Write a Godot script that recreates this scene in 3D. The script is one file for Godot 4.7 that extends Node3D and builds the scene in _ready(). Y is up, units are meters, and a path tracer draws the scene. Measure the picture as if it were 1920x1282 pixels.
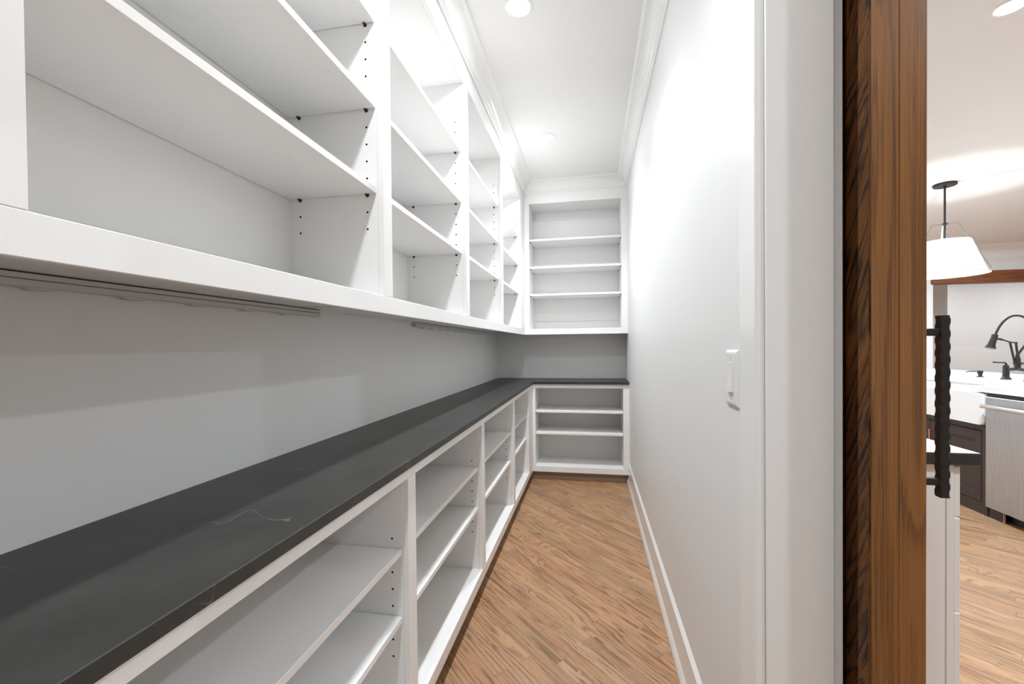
extends Node3D
# A narrow white pantry: open shelving along the left and far walls over a dark stone worktop, a sliding
# wooden door and a slice of the kitchen on the right. x to the right, y up, -z into the pantry.

const LEFT := -0.945      # wall faces
const FAR := -4.378
const RIGHT := 0.333
const CEIL := 2.7687
const WORKTOP := 0.914

var M := {}
var rng := RandomNumberGenerator.new()
var used := {}
var grain := "x"
var shift := Vector2.ZERO


func _ready() -> void:
	# ---------- camera ----------
	var cam := Camera3D.new()
	cam.name = "camera"
	cam.near = 0.05
	cam.far = 60.0
	cam.projection = Camera3D.PROJECTION_FRUSTUM
	cam.keep_aspect = Camera3D.KEEP_HEIGHT
	cam.size = 2.0 * 0.05 * 641.0 / 810.1
	cam.frustum_offset = Vector2(0.0, 0.05 * 16.48 / 810.1)
	add_child(cam)
	cam.position = Vector3(0, 1.245, 0)
	cam.basis = Basis(Vector3.UP, 0.1807) * Basis(Vector3.RIGHT, -0.0116) * Basis(Vector3.BACK, -0.0096)
	cam.current = true
	# ---------- surroundings and exposure ----------
	var we := WorldEnvironment.new()
	we.name = "world_environment"
	var env := Environment.new()
	env.background_mode = Environment.BG_COLOR
	env.background_color = Color(0.2, 0.2, 0.2)
	env.tonemap_mode = Environment.TONE_MAPPER_LINEAR
	env.tonemap_exposure = 1.05
	env.sdfgi_enabled = true
	env.ssao_enabled = true
	env.ssil_enabled = true
	we.environment = env
	add_child(we)
	rng.seed = 7
	make_materials()
	# ---------- lamps ----------
	var order := ["nearest to the far shelves", "second from the far shelves", "third from the far shelves", "above the pantry entrance"]
	for k in 4:
		can_light(Vector3(-0.311, CEIL, -3.18 + 1.243 * k), PANTRY_W * [1.2, 0.72, 0.62, 0.5][k], "round recessed ceiling light in the pantry, " + order[k], "pantry ceiling lights", 0.22, lin(0.92, 0.957, 1.0))
	var kg := "kitchen ceiling lights"
	can_light(Vector3(1.892, CEIL, -2.365), 7.6, "round recessed ceiling light in the kitchen beyond the wooden door", kg)
	can_light(Vector3(1.53, CEIL, -0.21), 2.3, "recessed kitchen ceiling light just outside the pantry doorway", kg)
	can_light(Vector3(3.55, CEIL, -0.28), 4.0, "recessed kitchen ceiling light farther out from the pantry doorway", kg)
	can_light(Vector3(5.4, CEIL, -2.365), 10.5, "unseen kitchen ceiling light added beyond the island", kg, 0.8)  # out of view, added to lift the kitchen brightness
	can_light(Vector3(1.892, CEIL, -5.6), 8.0, "unseen kitchen ceiling light added behind the sliding door", kg, 0.8)  # hidden from the camera, added for more kitchen light
	can_light(Vector3(5.6, CEIL, -6.2), 10.5, "unseen kitchen ceiling light added in front of the timber lintel", kg, 0.8)  # out of view, added to brighten the far kitchen wall
	can_light(Vector3(7.6, CEIL, -10.3), 3.2, "unseen ceiling light added in the room beyond the timber lintel", kg, 0.8, lin(0.93, 0.96, 1.0))  # unseen, added to brighten the walls of the far room
	can_light(Vector3(9.4, CEIL, -10.3), 3.0, "second unseen ceiling light added in the room beyond the timber lintel", kg, 0.8, lin(0.93, 0.96, 1.0))  # likewise an unseen lamp added for the far room
	pendant(Vector3(3.38, CEIL, -4.885))
	room()
	floors()
	shelving()
	worktop()
	strips()
	doorway()
	light_switch()
	kitchen()


const PANTRY_W := 2.5


# ======================= helpers =======================
func numbered(called: String) -> String:
	var n: int = used.get(called, 0)
	used[called] = n + 1
	return called if n == 0 else "%s_%03d" % [called, n]


func tag(o: Node, label := "", category := "", group := "", kind := "") -> void:
	if label: o.set_meta("label", label)
	if category: o.set_meta("category", category)
	if group: o.set_meta("group", group)
	if kind: o.set_meta("kind", kind)


func thing(called: String, label: String, category: String, at := Vector3.ZERO, turn := 0.0, group := "", kind := "") -> Node3D:
	var o := Node3D.new()
	o.name = numbered(called)
	add_child(o)
	o.position = at
	o.rotation.y = turn
	tag(o, label, category, group, kind)
	return o


func new_st() -> SurfaceTool:
	var st := SurfaceTool.new()
	st.begin(Mesh.PRIMITIVE_TRIANGLES)
	return st


func put(called: String, st: SurfaceTool, m: Material, parent: Node = null) -> MeshInstance3D:
	var o := MeshInstance3D.new()
	o.mesh = st.commit()
	o.material_override = null
	o.mesh.surface_set_material(0, m)
	if parent == null:
		o.name = numbered(called)
		add_child(o)
	else:
		o.name = called
		parent.add_child(o, true)
	return o


func uv_of(p: Vector3, n: Vector3) -> Vector2:
	var a := n.abs()
	if grain == "y":
		if a.z >= a.x and a.z >= a.y: return Vector2(p.y, p.x) + shift
		if a.x >= a.y: return Vector2(p.y, p.z) + shift
		return Vector2(p.x, p.z) + shift
	if grain == "z":
		if a.y >= a.x and a.y >= a.z: return Vector2(p.z, p.x) + shift
		if a.x >= a.z: return Vector2(p.z, p.y) + shift
		return Vector2(p.y, p.x) + shift
	if a.y >= a.x and a.y >= a.z: return Vector2(p.x, p.z) + shift
	if a.z >= a.x: return Vector2(p.x, p.y) + shift
	return Vector2(p.y, p.z) + shift


func tri(st: SurfaceTool, a: Vector3, b: Vector3, c: Vector3, na: Vector3, nb: Vector3, nc: Vector3) -> void:
	var mid := (na + nb + nc)
	if (b - a).cross(c - a).dot(mid) > 0.0:
		var t := b
		b = c
		c = t
		t = nb
		nb = nc
		nc = t
	st.set_normal(na)
	st.set_uv(uv_of(a, mid))
	st.add_vertex(a)
	st.set_normal(nb)
	st.set_uv(uv_of(b, mid))
	st.add_vertex(b)
	st.set_normal(nc)
	st.set_uv(uv_of(c, mid))
	st.add_vertex(c)


func quad(st: SurfaceTool, a: Vector3, b: Vector3, c: Vector3, d: Vector3, n: Vector3) -> void:
	tri(st, a, b, c, n, n, n)
	tri(st, a, c, d, n, n, n)


func fquad(st: SurfaceTool, a: Vector3, b: Vector3, c: Vector3, d: Vector3, out: Vector3) -> void:
	var n := (b - a).cross(c - a)
	if n.length() < 1e-12: n = (c - a).cross(d - a)
	n = n.normalized()
	if n.dot(out) < 0: n = -n
	quad(st, a, b, c, d, n)


# a box from corner p to corner q with chamfered edges
func box(st: SurfaceTool, p: Vector3, q: Vector3, c := 0.001) -> void:
	var lo := Vector3(minf(p.x, q.x), minf(p.y, q.y), minf(p.z, q.z))
	var hi := Vector3(maxf(p.x, q.x), maxf(p.y, q.y), maxf(p.z, q.z))
	var s := hi - lo
	c = minf(c, minf(s.x, minf(s.y, s.z)) * 0.4)
	var mid := (lo + hi) * 0.5
	var h := s * 0.5
	for ax in 3:
		var u := (ax + 1) % 3
		var v := (ax + 2) % 3
		for sg in [-1.0, 1.0]:
			var n := Vector3.ZERO
			n[ax] = sg
			var ps := []
			for k in [[-1, -1], [1, -1], [1, 1], [-1, 1]]:
				var r := Vector3.ZERO
				r[ax] = sg * h[ax]
				r[u] = k[0] * (h[u] - c)
				r[v] = k[1] * (h[v] - c)
				ps.append(mid + r)
			quad(st, ps[0], ps[1], ps[2], ps[3], n)
	if c <= 0.0: return
	for ax in 3:
		var u := (ax + 1) % 3
		var v := (ax + 2) % 3
		for su in [-1.0, 1.0]:
			for sv in [-1.0, 1.0]:
				var n := Vector3.ZERO
				n[u] = su
				n[v] = sv
				n = n.normalized()
				var e := []
				for k in [[-1, 0], [1, 0], [1, 1], [-1, 1]]:
					var r := Vector3.ZERO
					r[ax] = k[0] * (h[ax] - c)
					r[u] = su * (h[u] - (c if k[1] == 0 else 0.0))
					r[v] = sv * (h[v] - (0.0 if k[1] == 0 else c))
					e.append(mid + r)
				quad(st, e[0], e[1], e[2], e[3], n)
	for sx in [-1.0, 1.0]:
		for sy in [-1.0, 1.0]:
			for sz in [-1.0, 1.0]:
				var k := Vector3(sx, sy, sz)
				var n := k.normalized()
				tri(st, mid + k * (h - Vector3(0, c, c)), mid + k * (h - Vector3(c, 0, c)), mid + k * (h - Vector3(c, c, 0)), n, n, n)


func boxed(called: String, p: Vector3, q: Vector3, m: Material, parent: Node = null, c := 0.001) -> MeshInstance3D:
	var st := new_st()
	box(st, p, q, c)
	return put(called, st, m, parent)


# a polygon in (a, b) pushed from c0 to c1; plane "xz" lies flat, "xy" and "zy" stand
func prism(st: SurfaceTool, poly: PackedVector2Array, c0: float, c1: float, plane := "xz") -> void:
	var at := func(p: Vector2, c: float) -> Vector3:
		if plane == "xz": return Vector3(p.x, c, p.y)
		if plane == "xy": return Vector3(p.x, p.y, c)
		return Vector3(c, p.y, p.x)
	var up: Vector3 = at.call(Vector2.ZERO, 1.0)
	var idx := Geometry2D.triangulate_polygon(poly)
	for k in range(0, idx.size(), 3):
		var a := poly[idx[k]]
		var b := poly[idx[k + 1]]
		var d := poly[idx[k + 2]]
		tri(st, at.call(a, c1), at.call(b, c1), at.call(d, c1), up * signf(c1 - c0), up * signf(c1 - c0), up * signf(c1 - c0))
		tri(st, at.call(a, c0), at.call(b, c0), at.call(d, c0), -up * signf(c1 - c0), -up * signf(c1 - c0), -up * signf(c1 - c0))
	var ccw := not Geometry2D.is_polygon_clockwise(poly)
	for k in poly.size():
		var a := poly[k]
		var b := poly[(k + 1) % poly.size()]
		var e := (b - a).normalized()
		var o := Vector2(e.y, -e.x) if ccw else Vector2(-e.y, e.x)
		var out: Vector3 = at.call(o, 0.0)
		# Geometry2D counts turns with y down
		var t := (a + b) * 0.5 + o * 0.0005
		if Geometry2D.is_point_in_polygon(t, poly): out = -out
		quad(st, at.call(a, c0), at.call(b, c0), at.call(b, c1), at.call(a, c1), out)


func tube(st: SurfaceTool, pts: Array, radii: Array, sides := 12, caps := true) -> void:
	var rings := []
	var norms := []
	var last := Vector3.ZERO
	for k in pts.size():
		var p: Vector3 = pts[k]
		var t: Vector3 = (pts[mini(k + 1, pts.size() - 1)] - pts[maxi(k - 1, 0)]).normalized()
		if last == Vector3.ZERO:
			last = t.cross(Vector3.UP if absf(t.y) < 0.9 else Vector3.RIGHT).normalized()
		last = (last - t * last.dot(t)).normalized()
		var w := t.cross(last)
		var ring := []
		var nr := []
		for s in sides:
			var a := TAU * s / sides
			var n := last * cos(a) + w * sin(a)
			ring.append(p + n * radii[k])
			nr.append(n)
		rings.append(ring)
		norms.append(nr)
	for k in pts.size() - 1:
		for s in sides:
			var s2 := (s + 1) % sides
			tri(st, rings[k][s], rings[k][s2], rings[k + 1][s2], norms[k][s], norms[k][s2], norms[k + 1][s2])
			tri(st, rings[k][s], rings[k + 1][s2], rings[k + 1][s], norms[k][s], norms[k + 1][s2], norms[k + 1][s])
	if caps:
		for e in [0, pts.size() - 1]:
			var n: Vector3 = (pts[0] - pts[1]).normalized() if e == 0 else (pts[e] - pts[e - 1]).normalized()
			for s in sides:
				tri(st, pts[e], rings[e][s], rings[e][(s + 1) % sides], n, n, n)


# a profile of (radius, height) turned round the y axis at c
func lathe(st: SurfaceTool, prof: Array, sides := 32, c := Vector3.ZERO) -> void:
	for k in prof.size() - 1:
		var p: Vector2 = prof[k]
		var q: Vector2 = prof[k + 1]
		var d := (q - p)
		if d.length() < 1e-7: continue
		var nn := Vector2(d.y, -d.x).normalized()
		for s in sides:
			var a := TAU * s / sides
			var b := TAU * (s + 1) / sides
			var ca := Vector3(cos(a), 0, sin(a))
			var cb := Vector3(cos(b), 0, sin(b))
			var na := ca * nn.x + Vector3.UP * nn.y
			var nb := cb * nn.x + Vector3.UP * nn.y
			var p0 := c + ca * p.x + Vector3.UP * p.y
			var p1 := c + cb * p.x + Vector3.UP * p.y
			var q0 := c + ca * q.x + Vector3.UP * q.y
			var q1 := c + cb * q.x + Vector3.UP * q.y
			if p.x > 1e-6: tri(st, p0, p1, q1, na, nb, nb)
			if q.x > 1e-6: tri(st, p0, q1, q0, na, nb, na)


# ======================= materials =======================
func plain(called: String, c: Color, rough: float, spec := 0.5, metal := 0.0) -> StandardMaterial3D:
	var m := StandardMaterial3D.new()
	m.resource_name = called
	m.albedo_color = c
	m.roughness = rough
	m.metallic_specular = spec
	m.metallic = metal
	M[called] = m
	return m


func lin(r: float, g: float, b: float) -> Color:
	return Color(r, g, b).linear_to_srgb()


func noise_bytes(w: int, h: int, freq: float, seed_: int, oct := 4, out_w := 0, out_h := 0, kind := FastNoiseLite.TYPE_SIMPLEX_SMOOTH) -> PackedByteArray:
	var n := FastNoiseLite.new()
	n.seed = seed_
	n.noise_type = kind
	n.frequency = freq
	n.fractal_octaves = oct
	var im := n.get_seamless_image(w, h, false, false, 0.15, true)
	im.convert(Image.FORMAT_L8)
	if out_w: im.resize(out_w, out_h, Image.INTERPOLATE_CUBIC)
	return im.get_data()


# plain-sawn boards: growth rings are contour lines of a noise drawn out along the board, with fine pores between
func wood(w: int, h: int, seed_: int, rings: float, light: Color, mid: Color, dark: Color, line: float, pore: float) -> ImageTexture:
	var a := noise_bytes(40, h / 4, 0.022, seed_, 3, w, h)
	var b := noise_bytes(28, h, 0.16, seed_ + 1, 3, w, h)
	var c := noise_bytes(96, h, 0.4, seed_ + 2, 2, w, h)
	var d := noise_bytes(64, 64, 0.03, seed_ + 3, 3, w, h)
	var out := PackedByteArray()
	out.resize(w * h * 3)
	for i in w * h:
		var x := a[i] / 255.0 * rings + b[i] / 255.0 * 0.55
		var f := x - floorf(x)
		var e := smoothstep(0.5, 0.93, f) * (1.0 - smoothstep(0.93, 1.0, f)) * line * (0.35 + 1.1 * d[i] / 255.0)
		var p := clampf((c[i] / 255.0 - 0.52) * 4.0, 0.0, 1.0) * pore * (0.3 + 0.7 * f)
		var t := light.lerp(mid, clampf(b[i] / 255.0 * 0.7 + d[i] / 255.0 * 0.5 - 0.1, 0.0, 1.0)).lerp(dark, clampf(e + p, 0.0, 1.0))
		out[i * 3] = int(clampf(t.r, 0, 1) * 255.0)
		out[i * 3 + 1] = int(clampf(t.g, 0, 1) * 255.0)
		out[i * 3 + 2] = int(clampf(t.b, 0, 1) * 255.0)
	return ImageTexture.create_from_image(Image.create_from_data(w, h, false, Image.FORMAT_RGB8, out))


func stone(w: int, h: int, seed_: int, base: Color, cloud: Color, vein: Color, veins: float) -> ImageTexture:
	var a := noise_bytes(w, h, 0.006, seed_, 5)
	var b := noise_bytes(w, h, 0.004, seed_ + 1, 4)
	var c := noise_bytes(w, h, 0.0035, seed_ + 2, 2)
	var d := noise_bytes(w, h, 0.06, seed_ + 3, 3)
	var out := PackedByteArray()
	out.resize(w * h * 3)
	for i in w * h:
		var r := absf(b[i] / 255.0 - 0.5)
		var v := (1.0 - smoothstep(0.0, 0.008, r)) * smoothstep(0.52, 0.66, c[i] / 255.0) * veins
		var t := base.lerp(cloud, clampf(a[i] / 255.0 * 1.1 + (d[i] / 255.0 - 0.5) * 0.5 - 0.1, 0.0, 1.0)).lerp(vein, v)
		out[i * 3] = int(t.r * 255.0)
		out[i * 3 + 1] = int(t.g * 255.0)
		out[i * 3 + 2] = int(t.b * 255.0)
	return ImageTexture.create_from_image(Image.create_from_data(w, h, false, Image.FORMAT_RGB8, out))


func textured(called: String, t: Texture2D, scale: Vector2, rough: float, tint := Color.WHITE, spec := 0.5) -> StandardMaterial3D:
	var m := plain(called, tint, rough, spec)
	m.albedo_texture = t
	m.uv1_scale = Vector3(scale.x, scale.y, 1)
	return m


func make_materials() -> void:
	plain("cabinet_paint", lin(0.90, 0.897, 0.882), 0.38)
	plain("wall_paint", lin(0.82, 0.817, 0.803), 0.45, 0.4)
	plain("ceiling_paint", lin(0.86, 0.85, 0.835), 0.7, 0.3)
	plain("trim_paint", lin(0.90, 0.897, 0.882), 0.24)
	plain("switch_plastic", lin(0.85, 0.84, 0.81), 0.3)
	plain("strip_metal", lin(0.62, 0.61, 0.60), 0.45)
	plain("outlet_plastic", lin(0.6, 0.6, 0.59), 0.4)
	plain("black_metal", lin(0.018, 0.018, 0.018), 0.45)
	plain("black_iron", lin(0.014, 0.013, 0.013), 0.5)
	plain("hole", lin(0.01, 0.01, 0.01), 0.9, 0.0)
	plain("quartz", lin(0.86, 0.855, 0.84), 0.25)
	plain("fireclay", lin(0.85, 0.84, 0.82), 0.1)
	plain("espresso", lin(0.035, 0.024, 0.021), 0.4)
	plain("copper", lin(0.75, 0.38, 0.22), 0.25, 0.5, 1.0)
	plain("chrome", lin(0.8, 0.8, 0.8), 0.12, 0.5, 1.0)
	plain("dark_plastic", lin(0.02, 0.02, 0.021), 0.5)
	plain("toe_wood", lin(0.42, 0.285, 0.205), 0.55)
	plain("pewter", lin(0.16, 0.16, 0.16), 0.35, 0.5, 0.6)
	plain("nickel", lin(0.7, 0.7, 0.7), 0.2, 0.5, 1.0)
	var steel := plain("brushed_steel", lin(0.57, 0.59, 0.605), 0.42, 0.5, 1.0)
	var sn := FastNoiseLite.new()
	sn.frequency = 0.02
	sn.seed = 5
	var bytes := noise_bytes(256, 8, 0.35, 5, 3, 512, 256)
	var bi := Image.create_from_data(512, 256, false, Image.FORMAT_L8, bytes)
	bi.convert(Image.FORMAT_RGB8)
	for y in 256:
		for x in 512:
			var g := bi.get_pixel(x, y).r
			bi.set_pixel(x, y, Color(0.86 + 0.14 * g, 0.86 + 0.14 * g, 0.86 + 0.14 * g))
	steel.albedo_texture = ImageTexture.create_from_image(bi)
	steel.uv1_triplanar = true
	steel.uv1_scale = Vector3(3, 1.2, 3)
	var s := textured("soapstone", stone(768, 768, 11, lin(0.024, 0.024, 0.022), lin(0.044, 0.044, 0.040), lin(0.22, 0.21, 0.19), 0.8), Vector2.ONE, 0.42)
	s.uv1_triplanar = true
	s.uv1_world_triplanar = true
	s.uv1_scale = Vector3(0.8, 0.8, 0.8)
	var oak := []
	for k in 2:
		oak.append(wood(1024, 512, 31 + 10 * k, 6.0, lin(0.53, 0.335, 0.195), lin(0.455, 0.272, 0.153), lin(0.17, 0.088, 0.043), 0.66, 0.5))
	var tints := [Color(1, 1, 1), Color(0.96, 0.94, 0.93), Color(1.0, 0.96, 0.93), Color(0.91, 0.88, 0.86), Color(1.0, 0.985, 0.95), Color(0.95, 0.9, 0.87), Color(1, 0.975, 0.95), Color(0.93, 0.915, 0.89)]
	for k in 8:
		textured("oak_%d" % k, oak[k % 2], Vector2(0.55, 2.3), 0.36, tints[k])
	var walnut := wood(1024, 512, 77, 3.0, lin(0.38, 0.165, 0.045), lin(0.19, 0.077, 0.020), lin(0.075, 0.029, 0.008), 0.45, 0.22)
	textured("door_wood", walnut, Vector2(0.3, 2.2), 0.34)
	textured("lintel_wood", walnut, Vector2(0.5, 1.8), 0.5, Color(0.92, 0.82, 0.8))
	var dark := wood(1024, 512, 93, 5.0, lin(0.40, 0.165, 0.035), lin(0.10, 0.036, 0.008), lin(0.008, 0.004, 0.002), 0.8, 0.55)
	textured("figured_wood", dark, Vector2(1.1, 3.2), 0.45, lin(0.62, 0.58, 0.55), 0.3)
	textured("figured_dark_wood", dark, Vector2(1.1, 3.0), 0.5, lin(0.25, 0.2, 0.18), 0.15)
	var lens := plain("lamp_lens", lin(0.9, 0.9, 0.9), 0.5)
	lens.emission_enabled = true
	lens.emission = Color(1, 0.985, 0.96)
	lens.emission_energy_multiplier = 1.6
	var shade := plain("lamp_shade", lin(0.85, 0.84, 0.82), 0.9, 0.2)
	shade.backlight_enabled = true
	shade.backlight = Color(0.75, 0.74, 0.72)
	var bulb := plain("lamp_bulb", lin(0.9, 0.9, 0.9), 0.5)
	bulb.emission_enabled = true
	bulb.emission = Color(1, 0.96, 0.9)
	bulb.emission_energy_multiplier = 3.0


# ======================= lamps =======================
func can_light(at: Vector3, energy: float, label: String, group: String, wide := 0.6, tone := lin(0.78, 0.89, 1.0)) -> void:
	var t := thing("recessed_light", label, "ceiling light", at, 0.0, group)
	var ring := new_st()
	lathe(ring, [Vector2(0.053, -0.002), Vector2(0.056, -0.006), Vector2(0.066, -0.004), Vector2(0.069, 0.0)], 40)
	put("trim_ring", ring, M.ceiling_paint, t)
	var lens := new_st()
	lathe(lens, [Vector2(0.0, -0.0035), Vector2(0.053, -0.003), Vector2(0.053, 0.0)], 40)
	put("lens", lens, M.lamp_lens, t)
	# narrowed spot plus an added wide light, shared out to calm the upper walls
	var a := AreaLight3D.new()
	a.name = "lamp_glow"
	a.area_size = Vector2(0.075, 0.075)
	a.set("area_range", 14.0)
	a.position.y = -0.008
	a.light_energy = energy * wide
	var l := SpotLight3D.new()
	l.name = "lamp_beam"
	l.light_size = 0.045
	l.spot_angle = 68.0
	l.spot_angle_attenuation = 1.0
	l.spot_range = 14.0
	l.spot_attenuation = 2.0
	l.position.y = -0.05
	l.light_energy = energy * (1.0 - wide)
	for x in [a, l]:
		x.light_color = tone
		x.shadow_enabled = true
		x.rotation.x = -PI / 2
		t.add_child(x)


func pendant(at: Vector3) -> void:
	var t := thing("pendant_lamp", "tapered white pendant lamp on a black rod above the kitchen island", "pendant lamp", at)
	var c := new_st()
	lathe(c, [Vector2(0.0, -0.022), Vector2(0.084, -0.022), Vector2(0.088, -0.018), Vector2(0.088, 0.0)], 40)
	put("canopy", c, M.black_metal, t)
	var r := new_st()
	tube(r, [Vector3(0, -0.02, 0), Vector3(0, -0.56, 0)], [0.0085, 0.0085])
	put("rod", r, M.black_metal, t)
	var k := new_st()
	lathe(k, [Vector2(0.0, -0.374), Vector2(0.02, -0.378), Vector2(0.02, -0.394), Vector2(0.0, -0.4)], 20)
	put("collar", k, M.black_metal, t)
	for i in 3:
		var a: float = 0.605 + [0.0, PI, -PI * 0.55][i]
		var d := Vector3(cos(a), 0, sin(a))
		var w := Vector3(-sin(a), 0, cos(a)) * 0.006
		var f := new_st()
		var pts := [Vector2(0.0, -0.39), Vector2(0.088, -0.386), Vector2(0.305, -0.848)]
		for j in 2:
			var p: Vector3 = d * pts[j].x + Vector3.UP * pts[j].y
			var q: Vector3 = d * pts[j + 1].x + Vector3.UP * pts[j + 1].y
			var n: Vector3 = (q - p).cross(w).normalized() * 0.0025
			fquad(f, p - w + n, p + w + n, q + w + n, q - w + n, n)
			fquad(f, p - w - n, p + w - n, q + w - n, q - w - n, -n)
			fquad(f, p - w + n, q - w + n, q - w - n, p - w - n, -w)
			fquad(f, p + w + n, q + w + n, q + w - n, p + w - n, w)
		put("frame_arm", f, M.pewter, t)
	var s := new_st()
	var th := 0.003
	lathe(s, [Vector2(0.287, -0.868), Vector2(0.182, -0.556), Vector2(0.182 - th, -0.556), Vector2(0.287 - th, -0.868), Vector2(0.287, -0.868)], 56)
	put("shade", s, M.lamp_shade, t)
	var rim := new_st()
	lathe(rim, [Vector2(0.286, -0.868), Vector2(0.305, -0.876), Vector2(0.307, -0.884), Vector2(0.24, -0.886), Vector2(0.24, -0.872), Vector2(0.286, -0.868)], 56)
	put("shade_rim", rim, M.lamp_shade, t)
	var b := new_st()
	lathe(b, [Vector2(0.0, -0.76), Vector2(0.02, -0.755), Vector2(0.033, -0.735), Vector2(0.036, -0.71), Vector2(0.03, -0.685), Vector2(0.016, -0.655), Vector2(0.014, -0.62), Vector2(0.0, -0.62)], 24)
	put("bulb", b, M.lamp_bulb, t)
	var sock := new_st()
	lathe(sock, [Vector2(0.0, -0.625), Vector2(0.018, -0.622), Vector2(0.018, -0.56), Vector2(0.0, -0.555)], 20)
	put("socket", sock, M.black_metal, t)
	var l := OmniLight3D.new()
	l.name = "bulb_light"
	l.light_energy = 0.5
	l.light_color = lin(0.96, 0.95, 0.94)
	l.light_size = 0.02
	l.omni_range = 14.0
	l.omni_attenuation = 2.0
	l.shadow_enabled = true
	l.position = Vector3(0, -0.71, 0)
	t.add_child(l)


# ======================= setting =======================
func wall(called: String, p: Vector3, q: Vector3, label: String, m: Material = null) -> MeshInstance3D:
	var o := boxed(called, p, q, m if m else M.wall_paint, null, 0.0)
	tag(o, label, "wall", "", "structure")
	return o


func room() -> void:
	wall("wall_left", Vector3(LEFT - 0.12, 0, FAR), Vector3(LEFT, CEIL, 1.2), "pale grey pantry wall behind the long run of shelves")
	wall("wall_far", Vector3(LEFT - 0.12, 0, FAR - 0.12), Vector3(RIGHT, CEIL, FAR), "pale grey end wall behind the far shelves")
	wall("wall_right", Vector3(RIGHT, 0, FAR - 0.12), Vector3(0.453, CEIL, -0.9345), "plain smooth pale wall facing the shelves, with the light switch")
	wall("wall_entrance", Vector3(RIGHT, 0, 0.38), Vector3(0.453, CEIL, 1.2), "pale wall on the near side of the pantry doorway")
	wall("wall_header", Vector3(RIGHT, 2.14, -0.9345), Vector3(0.453, CEIL, 0.38), "pale wall above the pantry doorway")
	wall("wall_back", Vector3(LEFT - 0.12, 0, 1.2), Vector3(0.453, CEIL, 1.32), "pale pantry wall behind the entrance")
	wall("wall_kitchen_back", Vector3(0.453, 0, 2.5), Vector3(9.0, CEIL, 2.62), "pale kitchen wall opposite the timber lintel")
	wall("wall_kitchen_right", Vector3(8.9, 0, -8.14), Vector3(9.02, CEIL, 2.5), "pale kitchen wall beyond the island")
	wall("wall_pantry_end", Vector3(0.333, 0, -8.14), Vector3(0.453, CEIL, FAR - 0.12), "pale kitchen wall running on behind the pantry")
	wall("wall_kitchen_far", Vector3(0.333, 0, -8.26), Vector3(5.47, CEIL, -8.14), "pale far kitchen wall left of the wide opening")
	wall("wall_lintel", Vector3(5.47, 2.27, -8.26), Vector3(8.9, CEIL, -8.14), "pale wall above the timber lintel")
	wall("wall_beyond", Vector3(3.4, 0, -11.6), Vector3(12.0, CEIL, -11.5), "pale wall at the back of the room beyond the lintel")
	wall("wall_beyond_left", Vector3(3.3, 0, -11.6), Vector3(3.4, CEIL, -8.26), "pale left wall of the room beyond the lintel")
	wall("wall_beyond_right", Vector3(11.9, 0, -11.6), Vector3(12.0, CEIL, -8.14), "pale right wall of the room beyond the lintel")
	wall("wall_beyond_stub", Vector3(5.6, 0, -9.62), Vector3(6.62, CEIL, -9.5), "short white wall end standing just beyond the lintel")
	wall("wall_beyond_front", Vector3(8.9, 0, -8.26), Vector3(12.0, CEIL, -8.14), "pale wall beside the room beyond the lintel")
	var c := boxed("ceiling", Vector3(LEFT - 0.12, CEIL, -11.6), Vector3(12.0, CEIL + 0.12, 2.62), M.ceiling_paint, null, 0.0)
	tag(c, "flat white ceiling over the pantry and the kitchen", "ceiling", "", "structure")
	# crown moulding round the pantry: one profile swept along three sides, mitred in the corners
	var prof := [Vector2(0, 0), Vector2(0.009, 0), Vector2(0.011, 0.004), Vector2(0.011, 0.009), Vector2(0.015, 0.011), Vector2(0.017, 0.017), Vector2(0.021, 0.019)]
	for k in 9:
		var a := PI * 0.5 * k / 8.0
		prof.append(Vector2(0.023 + 0.058 * (1.0 - cos(a)), 0.022 + 0.058 * sin(a)))
	prof.append_array([Vector2(0.084, 0.083), Vector2(0.087, 0.084), Vector2(0.0925, 0.0927)])
	var st := new_st()
	var xl := -0.6176
	var zf := -4.0497
	for k in prof.size() - 1:
		var p: Vector2 = prof[k]
		var q: Vector2 = prof[k + 1]
		var yb := 2.676
		var seg := (q - p).normalized()
		var n0 := Vector2(seg.y, -seg.x)
		var n1 := n0
		if k >= 7 and k < 15:  # the cove is smooth
			if k > 7:
				var e: Vector2 = (p - prof[k - 1]).normalized()
				n0 = (n0 + Vector2(e.y, -e.x)).normalized()
			if k < 14:
				var e: Vector2 = (prof[k + 2] - q).normalized()
				n1 = (n1 + Vector2(e.y, -e.x)).normalized()
		var sides := [
			[Vector3(xl + p.x, yb + p.y, 1.2), Vector3(xl + p.x, yb + p.y, zf + p.x), Vector3(xl + q.x, yb + q.y, zf + q.x), Vector3(xl + q.x, yb + q.y, 1.2), Vector3(1, 0, 0)],
			[Vector3(xl + p.x, yb + p.y, zf + p.x), Vector3(RIGHT - p.x, yb + p.y, zf + p.x), Vector3(RIGHT - q.x, yb + q.y, zf + q.x), Vector3(xl + q.x, yb + q.y, zf + q.x), Vector3(0, 0, 1)],
			[Vector3(RIGHT - p.x, yb + p.y, zf + p.x), Vector3(RIGHT - p.x, yb + p.y, 1.2), Vector3(RIGHT - q.x, yb + q.y, 1.2), Vector3(RIGHT - q.x, yb + q.y, zf + q.x), Vector3(-1, 0, 0)],
		]
		for s in sides:
			var a: Vector3 = s[4] * n0.x + Vector3.UP * n0.y
			var b: Vector3 = s[4] * n1.x + Vector3.UP * n1.y
			tri(st, s[0], s[1], s[2], a, a, b)
			tri(st, s[0], s[2], s[3], a, b, b)
	tag(put("trim_1", st, M.trim_paint), "white crown moulding running round the top of the pantry", "crown moulding", "", "structure")
	# baseboard with a sloping cap and a small shoe
	var bb := thing("baseboard_right", "tall white baseboard along the foot of the smooth wall", "baseboard", Vector3.ZERO, 0.0, "", "structure")
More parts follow.
